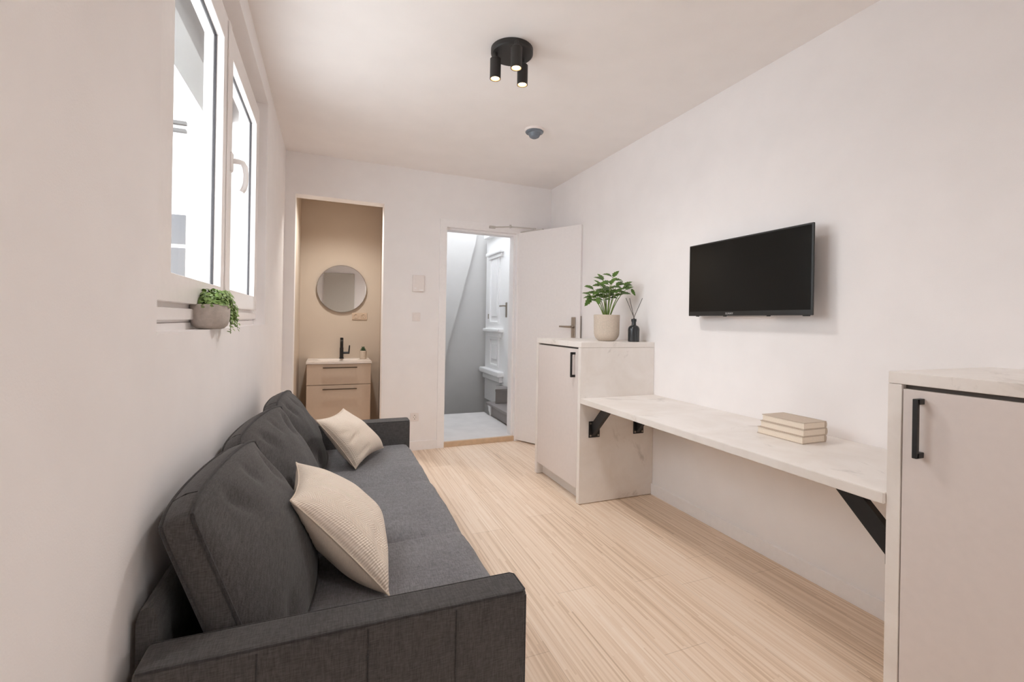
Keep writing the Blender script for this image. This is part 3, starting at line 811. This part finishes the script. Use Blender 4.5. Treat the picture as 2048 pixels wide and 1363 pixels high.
PX, PY, PZ = 1.885, 2.875, 1.0705
pl = thing('potted_plant', (PX, PY, PZ), 'green leafy plant in a ribbed beige pot on the far cupboard', 'plant')
def flute(a, z, r):
    k = min(1, max(0, (z - .045) / .02)) * min(1, max(0, (.150 - z) / .02))
    return -.0016 * k * (.5 + .5 * math.cos(a * 44))
bm = B()
prof = [(0, 0), (.052, 0), (.062, .004), (.078, .019), (.086, .034), (.090, .050)] + [(.091 + .002 * i / 8, .060 + .012 * i) for i in range(9)] + [(.0935, .172), (.0935, .187), (.092, .189), (.087, .189), (.085, .185), (.085, .165), (0, .165)]
lathe(bm, prof, (PX, PY, PZ), 176, flute=flute)
obj('pot', bm, M['potbeige'], pl)
bm = B(); cyl(bm, (PX, PY, PZ + .160), .084, .008, 32); obj('soil', bm, M['soil'], pl)
# stems end where the photograph's sprigs end: (right, up) offsets seen from the camera, and a depth offset
cr = Vector((.929, -.369, 0)); cf = Vector((.369, .929, 0))
soilc = Vector((PX, PY, PZ + .165))
sprigs = [(-.135, .165, -.04, 4), (-.105, .215, .03, 5), (-.060, .235, -.05, 5), (-.025, .285, .04, 5), (.010, .245, -.06, 5), (.045, .305, .0, 5), (.085, .245, .05, 4), (.125, .240, -.03, 6), (.150, .215, .02, 3), (.055, .185, -.05, 3), (-.055, .175, .06, 3), (.0, .215, .05, 4)]
bmL = B()
for (rx, uz, dp, nl) in sprigs:
    tip = soilc + cr * rx * .93 + cf * dp + Vector((0, 0, uz - .005))
    base = soilc + cr * (rx * .14) + cf * dp * .15
    midp = base.lerp(tip, .5) + Vector((0, 0, .03)) - cr * rx * .12
    pts = [base * (1 - t) ** 2 + midp * (2 * t * (1 - t)) + tip * t * t for t in [i / 8 for i in range(9)]]
    bm = B(); tube(bm, pts, [.0042 - .0022 * i / 8 for i in range(9)], 8); obj('stem', bm, M['stem'], pl)
    dirv = (pts[-1] - pts[-2]).normalized()
    leaf_mesh(bmL, tip, (dirv + Vector((0, 0, .1)) + cr * .5 * (1 if rx > 0 else -1)).normalized(), Vector((0, 0, 1)) - cf * .5, .066, .046, True, .2, 0, .3)
    for k in range(nl):
        t = .62 + .36 * k / max(1, nl - 1)
        i = min(7, int(t * 8)); p0 = pts[i].lerp(pts[i + 1], t * 8 - i)
        side = 1 if k % 2 else -1
        out = (cr * side * (.9 + .2 * rnd.random()) + cf * (rnd.random() - .5) * 1.2 + Vector((0, 0, .15 + .5 * rnd.random()))).normalized()
        pk = p0 + out * .012
        tube(bmL, [p0, pk], .0013, 5)
        leaf_mesh(bmL, pk, out, Vector((0, 0, 1)) - cf * .6 + cr * (rnd.random() - .5), .050 + .024 * rnd.random(), .036 + .014 * rnd.random(), True, .25, 0, .35)
# two long hanging leaves at the left, one at the right
leaf_mesh(bmL, soilc + cr * -.118 - cf * .02 + Vector((0, 0, .150)), (cr * -.55 + Vector((0, 0, -.75))), -cf, .085, .045, True, .25, 0, -.1)
leaf_mesh(bmL, soilc + cr * -.075 - cf * .04 + Vector((0, 0, .150)), (cr * .1 + Vector((0, 0, -.9))), -cf, .058, .040, True, .25, 0, -.1)
leaf_mesh(bmL, soilc + cr * .170 - cf * .02 + Vector((0, 0, .215)), (cr * .45 + Vector((0, 0, -.8))), -cf, .060, .026, True, .25, 0, -.1)
obj('foliage', bmL, M['leaf'], pl, smooth=60)

# reed diffuser
DXc, DYc = 2.02, 2.735
df = thing('reed_diffuser', (DXc, DYc, PZ), 'black bottle reed diffuser right of the potted plant', 'diffuser')
bm = B(); lathe(bm, [(0, 0), (.036, 0), (.040, .003), (.0405, .085), (.039, .097), (.033, .108), (.022, .115), (.0165, .118), (.0155, .124), (.0155, .142), (.0185, .143), (.0185, .160), (.0165, .162), (.0095, .162), (.0095, .150), (0, .150)], (DXc, DYc, PZ), 48); obj('bottle', bm, M['bottle'], df, smooth=40)
bdir = [(-.060, .0), (-.028, .02), (.058, .0)]
for (rx, dp) in bdir:
    a = Vector((DXc, DYc, PZ + .152)); b = a + cr * rx + cf * dp + Vector((0, 0, .158))
    c = a - cr * rx * .15
    bm = B(); tube(bm, [c, b], .0019, 8); obj('reed', bm, M['reed'], df)

# ------------------------------------------------------------------ trailing plant on the window sill
KX, KY, KZ = XL - .010, 1.765, WZ0 + .0005
tpn = thing('trailing_plant', (KX, KY, KZ), 'small trailing plant in a grey concrete pot on the window sill', 'plant')
bm = B(); lathe(bm, [(0, 0), (.030, 0), (.040, .003), (.049, .012), (.0535, .024), (.0555, .040), (.0565, .077), (.055, .080), (.0525, .080), (.051, .076), (.051, .066), (0, .066)], (KX, KY, KZ), 56); obj('pot', bm, M['concrete'], tpn)
bm = B(); cyl(bm, (KX, KY, KZ + .062), .0505, .007, 32); obj('soil', bm, M['soil'], tpn)
wr = Vector((.929, -.369, 0)); top0 = Vector((KX, KY, KZ + .07))
bmL = B(); bmS = B()
def roundleaf(p, nrm, r):
    n = Vector(nrm).normalized(); u = n.orthogonal().normalized(); v = n.cross(u)
    a0 = rnd.random() * 6.28
    c = bmL.verts.new(p + n * r * .25)
    ring = [bmL.verts.new(p + (u * math.cos(a0 + k * math.pi / 3) + v * math.sin(a0 + k * math.pi / 3) * .85) * r * (1.25 if k == 0 else 1)) for k in range(6)]
    for k in range(6): bmL.faces.new((c, ring[k], ring[(k + 1) % 6]))
rl = random.Random(3)
for k in range(560):                          # mound over the pot
    a = rl.random() * 6.283; q = math.sqrt(rl.random())
    x = q * math.cos(a) * .058; yv = q * math.sin(a) * .060 + .004
    hgt = .058 * (1 - q * q) ** .6 * (.35 + .65 * rl.random()) + .006 * rl.random()
    p = top0 + Vector((max(x, -.022 if True else x), yv, hgt))
    nrm = Vector((x * 14, yv * 14, .55)) + Vector((rl.random() - .5, rl.random() - .5, rl.random() - .3)) * .9
    roundleaf(p, nrm, .0048 + .0034 * rl.random())
strands = [((.030, -.008), .072, .122, 60), ((.034, .010), .098, .104, 56), ((.026, .02), .074, .074, 46), ((.036, -.004), .062, .078, 46), ((.030, .024), .088, .060, 44), ((.022, .03), .070, .044, 40), ((.038, .006), .080, .088, 50), ((.020, .034), .092, .078, 40)]
for (st0, reach, fall, nl) in strands:
    p0 = top0 + Vector((st0[0] * .6, st0[1], .035))
    pts = []
    for i in range(14):
        t = i / 13
        out = reach * (1 - (1 - t) ** 2) ; dz = .018 * math.sin(math.pi * min(1, t * 1.6)) - fall * t ** 1.7
        pts.append(p0 + Vector((out * .42, out * .95, dz)))
    tube(bmS, pts, .0011, 5)
    for i in range(nl):
        t = i / (nl - 1); k = min(12, int(t * 13)); p = pts[k].lerp(pts[k + 1], t * 13 - k)
        t = t ** 1.6; k = min(12, int(t * 13)); p = pts[k].lerp(pts[k + 1], t * 13 - k); sd = Vector((rl.random() - .5, rl.random() - .5, rl.random() - .5)) * (.030 - .014 * t)
        roundleaf(p + sd, sd * 30 + Vector((.5, -.2, .6)), .0052 + .003 * rl.random())
o = obj('foliage', bmL, M['leaf2'], tpn, smooth=60)
obj('stem', bmS, M['stem'], tpn)

# ------------------------------------------------------------------ sofa
sofa = thing('sofa', (.08, 2.0, 0), 'charcoal three-seat fabric sofa along the left wall under the window', 'sofa')
AY0, AY1, CY0, CY1, AZ = .998, 1.088, 2.935, 3.045, .566
bm = B()
def arm(y0, y1, x1):
    bm = B(); box(bm, -.315, x1, y0, y1, .004, AZ, .011, 4)
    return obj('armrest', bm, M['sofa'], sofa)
a_near = arm(AY0, AY1, .447); a_far = arm(CY0, CY1, .487)
# piped edges and stitched seams of the arms
def arm_seams(y0, y1, x1, par, xs):
    bm = B(); rs = .0032; e = .0035; z = AZ - e
    loop = [(-.308, y0 + e, z), (x1 - .012, y0 + e, z), (x1 - e, y0 + .012, z), (x1 - e, y1 - .012, z), (x1 - .012, y1 - e, z), (-.308, y1 - e, z)]
    for k in range(len(loop) - 1): tube(bm, [loop[k], loop[k + 1]], rs, 8)
    for x in xs: tube(bm, [(x, y0 - .0003, .02), (x, y0 - .0003, AZ - .010)], .0022, 6)
    tube(bm, [(x1 - e, y0 + e, .02), (x1 - e, y0 + e, AZ - .012)], rs * .8, 6)
    obj('seam', bm, M['sofa_seam'], par)
arm_seams(AY0, AY1, .447, a_near, (-.118, .087, .275))
arm_seams(CY0, CY1, .487, a_far, ())
bm = B(); box(bm, -.315, .455, AY1 + .001, CY0 - .001, .03, .30, .01, 3); obj('base', bm, M['sofa'], sofa)
bm = B()
prism(bm, [(-.336, .06), (-.300, .06), (-.300, .585), (-.303, .615), (-.309, .630), (-.318, .634), (-.330, .628), (-.336, .608)], 'y', AY1 + .002, CY0 - .002)
obj('back_frame', bm, M['sofa'], sofa, smooth=50)

def seat_mesh(y0, y1, x0, x1, z0, z1, sy, seed):
    """padded seat with stitched cross seams at sy"""
    bm = B(); nx, ny = 44, 150
    rr = .045
    def prof(i):                              # outline across the seat: top then round front edge
        t = i / nx
        flat = (x1 - rr) - x0
        arc = rr * math.pi / 2; drop = (z1 - rr) - z0; tot = flat + arc + drop; s = t * tot
        if s < flat: return x0 + s, z1, 1.0
        if s < flat + arc:
            a = (s - flat) / rr; return x1 - rr + rr * math.sin(a), z1 - rr + rr * math.cos(a), math.cos(a)
        return x1, z1 - rr - (s - flat - arc), 0.0
    rows = []
    edges = [y0] + list(sy) + [y1]
    for j in range(ny + 1):
        y = y0 + (y1 - y0) * j / ny
        k = max(i for i in range(len(edges) - 1) if edges[i] <= y + 1e-6)
        c0, c1 = edges[k], edges[k + 1]
        w = min(1, max(0, (y - c0) / (c1 - c0)))
        puff = (max(0, 4 * w * (1 - w))) ** .22
        row = []
        for i in range(nx + 1):
            x, z, up = prof(i)
            nz = mnoise.noise(Vector((x * 5 + seed, y * 7, 3.1))) * .0035 + mnoise.noise(Vector((x * 3, y * 26 + seed, 1.0))) * .0016
            dz = (-.020 + .020 * puff) + nz
            row.append(bm.verts.new((x + (dz * .7 if up < .7 else 0), y, z + dz * up)))
        rows.append(row)
    for j in range(ny):
        for i in range(nx): bm.faces.new((rows[j][i], rows[j][i + 1], rows[j + 1][i + 1], rows[j + 1][i]))
    # close the underside and ends
    lo0 = [bm.verts.new((x0, r[0].co.y, z0)) for r in rows]
    for j in range(ny):
        bm.faces.new((lo0[j], rows[j][0], rows[j + 1][0], lo0[j + 1])); bm.faces.new((lo0[j], lo0[j + 1], rows[j + 1][nx], rows[j][nx]))
    bm.faces.new([lo0[0]] + rows[0][::-1]); bm.faces.new([lo0[ny]] + rows[ny])
    return bm
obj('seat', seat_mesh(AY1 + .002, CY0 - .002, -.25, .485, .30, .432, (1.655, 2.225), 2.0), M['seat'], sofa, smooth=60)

def quad_pt(c, u, v):
    """c = (bottom near, bottom far, top far, top near); u near->far, v bottom->top, 0..1"""
    return c[0] * ((1 - u) * (1 - v)) + c[1] * (u * (1 - v)) + c[2] * (u * v) + c[3] * ((1 - u) * v)

def back_cushion(cor, th, fb, bb, seed):
    c = [Vector(p) for p in cor]
    nrm = ((c[1] - c[0]).cross(c[3] - c[0])).normalized()
    if nrm.x < 0: nrm = -nrm
    N = 36; bm = B()
    def sq(t):                               # bulge profile across one direction
        return max(0.0, 1 - abs(2 * t - 1) ** 2.4)
    def outline(u, v):                       # soft outline: sides bow out a little, corners are drawn in
        p = quad_pt(c, u, v)
        du, dv = 2 * u - 1, 2 * v - 1
        ey = (c[1] - c[0]).normalized(); ez = (c[3] - c[0]).normalized()
        k = .022
        p = p + ez * (dv * k * (1 - du * du) * abs(dv)) * .8 - ez * (dv * (.018 if du < 0 else .007) * abs(du) ** 6 * abs(dv) ** 6) - ey * (du * .006 * abs(du) ** 6 * abs(dv) ** 6)
        return p
    F, K = [], []
    for i in range(N + 1):
        fr_, kr_ = [], []
        for j in range(N + 1):
            u, v = i / N, j / N
            p = outline(u, v)
            b = (sq(u) ** .75) * (sq((v + .16) / 1.16) ** .7) * (1.10 - .33 * v)
            cre = 0.0
            for (cu, cv, ang, ln, dp) in ((.2, .97, 1.9, .30, .010), (.85, .95, 1.15, .34, .012), (.5, .98, 1.6, .22, .008), (.8, .05, -1.2, .28, .010), (.15, .04, -1.9, .22, .008)):
                qx, qy = u - cu, v - cv
                al = -(qx * math.cos(ang) + qy * math.sin(ang)); ac = -qx * math.sin(ang) + qy * math.cos(ang)
                if 0 < al < ln: cre -= 1.5 * dp * math.exp(-(ac / .035) ** 2) * math.sin(math.pi * al / ln)
            ns = mnoise.noise(Vector((u * 3.1 + seed, v * 3.3, seed))) * .014 + mnoise.noise(Vector((u * 8 + seed, v * 7, seed * 2))) * .004
            env = min(1, 6 * min(u, 1 - u, v, 1 - v) * 1.3)
            fr_.append(bm.verts.new(p + nrm * (fb * b + (ns + cre) * env)))
            b2 = sq(u) * sq(v)
            kr_.append(bm.verts.new(p - nrm * (th + bb * b2)))
        F.append(fr_); K.append(kr_)
    for i in range(N):
        for j in range(N):
            bm.faces.new((F[i][j], F[i + 1][j], F[i + 1][j + 1], F[i][j + 1])); bm.faces.new((K[i][j], K[i][j + 1], K[i + 1][j + 1], K[i + 1][j]))
    idx = [(i, 0) for i in range(N)] + [(N, j) for j in range(N)] + [(i, N) for i in range(N, 0, -1)] + [(0, j) for j in range(N, 0, -1)]
    n = len(idx)
    # boxed edge in three strips, softly bowed
    prev = [F[i][j] for (i, j) in idx]
    for s in (1, 2, 3):
        if s < 3:
            cen = quad_pt(c, .5, .5)
            cur = []
            for (i, j) in idx:
                a, b_ = F[i][j].co, K[i][j].co
                p = a.lerp(b_, s / 3); o_ = (p - cen); o_ -= nrm * o_.dot(nrm); o_.normalize()
                cur.append(bm.verts.new(p + o_ * .006))
        else: cur = [K[i][j] for (i, j) in idx]
        for k in range(n):
            bm.faces.new((prev[k], prev[(k + 1) % n], cur[(k + 1) % n], cur[k]))
        prev = cur
    ringF = [F[i][j].co.copy() for (i, j) in idx]; ringK = [K[i][j].co.copy() for (i, j) in idx]
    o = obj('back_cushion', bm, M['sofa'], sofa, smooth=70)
    bm = B(); tube(bm, ringF + [ringF[0]], .0046, 8, cap=False); tube(bm, ringK + [ringK[0]], .0042, 8, cap=False)
    # panel seams across the boxed edge
    for t in (.12, .88):
        k = int(n * (.5 + .25 * t)); tube(bm, [ringF[k], ringF[k].lerp(ringK[k], .5) + Vector((0, 0, .006)), ringK[k]], .002, 6)
    obj('piping', bm, M['sofa_seam'], o)
    return o
back_cushion([(-.116, 1.098, .437), (-.070, 1.735, .437), (-.228, 1.762, .790), (-.259, 1.108, .812)], .058, .097, .006, 1.3)
back_cushion([(-.100, 1.750, .437), (-.040, 2.345, .437), (-.203, 2.375, .796), (-.280, 1.752, .786)], .054, .086, .005, 4.7)
back_cushion([(-.060, 2.365, .437), (-.040, 2.930, .437), (-.200, 2.925, .785), (-.222, 2.385, .790)], .060, .075, .010, 8.9)

# ------------------------------------------------------------------ cream throw pillows (lie on the sofa: things of their own)
from mathutils.bvhtree import BVHTree
def sofa_trees():
    out = []
    for o in sofa.children:
        if o.name.startswith(('seat', 'back_cushion')):
            mw = wmat(sofa); vs = [mw @ v.co for v in o.data.vertices]; out.append(BVHTree.FromPolygons(vs, [tuple(p.vertices) for p in o.data.polygons]))
    return out

def pillow(cor, th, thb, seed, label, dents=()):
    c = [Vector(p) for p in cor]             # near bottom, far bottom, far top, near top
    nrm = ((c[1] - c[0]).cross(c[3] - c[0])).normalized()
    if nrm.x < 0: nrm = -nrm
    cen = (c[0] + c[1] + c[2] + c[3]) / 4
    t = thing('throw_pillow', (cen.x, cen.y, min(p.z for p in c)), label, 'pillow', 'cream throw pillows on the sofa')
    N = 40
    ey = ((c[1] - c[0]) + (c[2] - c[3])).normalized(); ez = ((c[3] - c[0]) + (c[2] - c[1])).normalized()
    bm = B(); uvl = bm.loops.layers.uv.new('UVMap')
    def pt(u, v):
        du, dv = 2 * u - 1, 2 * v - 1
        p = quad_pt(c, u, v)
        k = .020                              # edges draw in between the pointed corners
        p = p - ey * (du * abs(du) * k * (1 - dv * dv)) - ez * (dv * abs(dv) * k * (1 - du * du))
        return p
    def bul(u, v):
        a = max(0, 1 - abs(2 * u - 1) ** 2.2); b = max(0, 1 - abs(2 * v - 1) ** 2.2)
        return (a * b) ** .52 * (1.0 + .35 * (.5 - v))
    def den(u, v):
        s = 0
        for (cu, cv, ang, ln, dp, wd) in dents:
            qx, qy = u - cu, v - cv
            al = qx * math.cos(ang) + qy * math.sin(ang); ac = -qx * math.sin(ang) + qy * math.cos(ang)
            if 0 < al < ln: s -= dp * math.exp(-(ac / wd) ** 2) * math.sin(math.pi * al / ln)
        return s
    F, K = [], []
    for i in range(N + 1):
        fr_, kr_ = [], []
        for j in range(N + 1):
            u, v = i / N, j / N
            p = pt(u, v); b = bul(u, v)
            ns = mnoise.noise(Vector((u * 4 + seed, v * 4, seed))) * .006 * min(1, b * 2)
            fr_.append(bm.verts.new(p + nrm * (th * b + ns + den(u, v) * min(1, b * 2))))
            edge = i in (0, N) or j in (0, N)
            kr_.append(fr_[-1] if edge else bm.verts.new(p - nrm * (thb * b + ns)))
        F.append(fr_); K.append(kr_)
    def setuv(f, uvs):
        for lp, q in zip(f.loops, uvs): lp[uvl].uv = q
    for i in range(N):
        for j in range(N):
            q = [(i / N, j / N), ((i + 1) / N, j / N), ((i + 1) / N, (j + 1) / N), (i / N, (j + 1) / N)]
            f = bm.faces.new((F[i][j], F[i + 1][j], F[i + 1][j + 1], F[i][j + 1])); setuv(f, q)
            vs = (K[i][j], K[i][j + 1], K[i + 1][j + 1], K[i + 1][j])
            f = bm.faces.new(vs); f.material_index = 1; setuv(f, [q[0], q[3], q[2], q[1]])
    ring = [F[i][0].co.copy() for i in range(N)] + [F[N][j].co.copy() for j in range(N)] + [F[i][N].co.copy() for i in range(N, 0, -1)] + [F[0][j].co.copy() for j in range(N, 0, -1)]
    # soft contact: nothing of the pillow sinks into the sofa
    for v in bm.verts:
        for tree in SOFA_BVH:
            q, nn, _, d = tree.find_nearest(v.co, .2)
            if q is not None:
                s_ = (v.co - q).dot(nn)
                if s_ < .004: v.co = v.co + nn * (.004 - s_)
    ring = [F[i][0].co.copy() for i in range(N)] + [F[N][j].co.copy() for j in range(N)] + [F[i][N].co.copy() for i in range(N, 0, -1)] + [F[0][j].co.copy() for j in range(N, 0, -1)]
    obj('cover', bm, [M['pillow'], M['pillow_plain']], t, smooth=70)
    bm = B(); tube(bm, ring + [ring[0]], .0024, 6, cap=False); obj('piping', bm, M['pillow_seam'], t)
SOFA_BVH = sofa_trees()
M['pillow_plain'] = fabric('cream_plain_cotton', (.74, .63, .52), 500, .08, .2, .2)
pillow([(.166, 1.292, .445), (.178, 1.790, .450), (-.102, 1.850, .674), (-.090, 1.400, .698)], .092, .088, 2.2,
       'cream textured pillow at the near end of the sofa, the larger looking one',
       ((.05, .12, .75, .30, .016, .05), (.62, .80, 2.6, .4, .010, .05)))
pillow([(.139, 2.462, .440), (.312, 2.795, .447), (.088, 2.850, .678), (-.052, 2.405, .712)], .085, .060, 6.1,
       'cream textured pillow at the far end of the sofa before the far armrest',
       ((.02, .40, .35, .35, .014, .03), (.04, .12, .35, .34, .012, .04), (.02, .62, -.1, .2, .008, .03)))

# ------------------------------------------------------------------ light
w = bpy.data.worlds.new('overcast_sky'); S.world = w; w.use_nodes = True
bg = w.node_tree.nodes['Background']
bg.inputs['Color'].default_value = (.92, .965, 1.02, 1); bg.inputs['Strength'].default_value = 7.0
# ------------------------------------------------------------------ camera
cam = bpy.data.cameras.new('camera'); co = bpy.data.objects.new('camera', cam); COL.objects.link(co)
cam.sensor_width = 36; cam.sensor_fit = 'HORIZONTAL'; cam.lens = 923.57 / 2048 * 36
cam.shift_y = -(681.5 - 642.31) / 2048
cam.clip_start = .02
yaw, roll = .3781, .0169
co.location = (0, 0, 1.2)
co.matrix_world = Matrix.Translation((0, 0, 1.2)) @ Matrix.Rotation(-yaw, 4, 'Z') @ Matrix.Rotation(R(90), 4, 'X') @ Matrix.Rotation(roll, 4, 'Z')
S.camera = co

S.view_settings.view_transform = 'Standard'; S.view_settings.look = 'None'
S.view_settings.gamma = 1; S.view_settings.use_curve_mapping = False
S.view_settings.exposure = 0.0
S.cycles.max_bounces = 14; S.cycles.diffuse_bounces = 10; S.cycles.transparent_max_bounces = 16
S.cycles.caustics_reflective = False; S.cycles.caustics_refractive = False
S.cycles.sample_clamp_indirect = 8
S.cycles.use_denoising = True
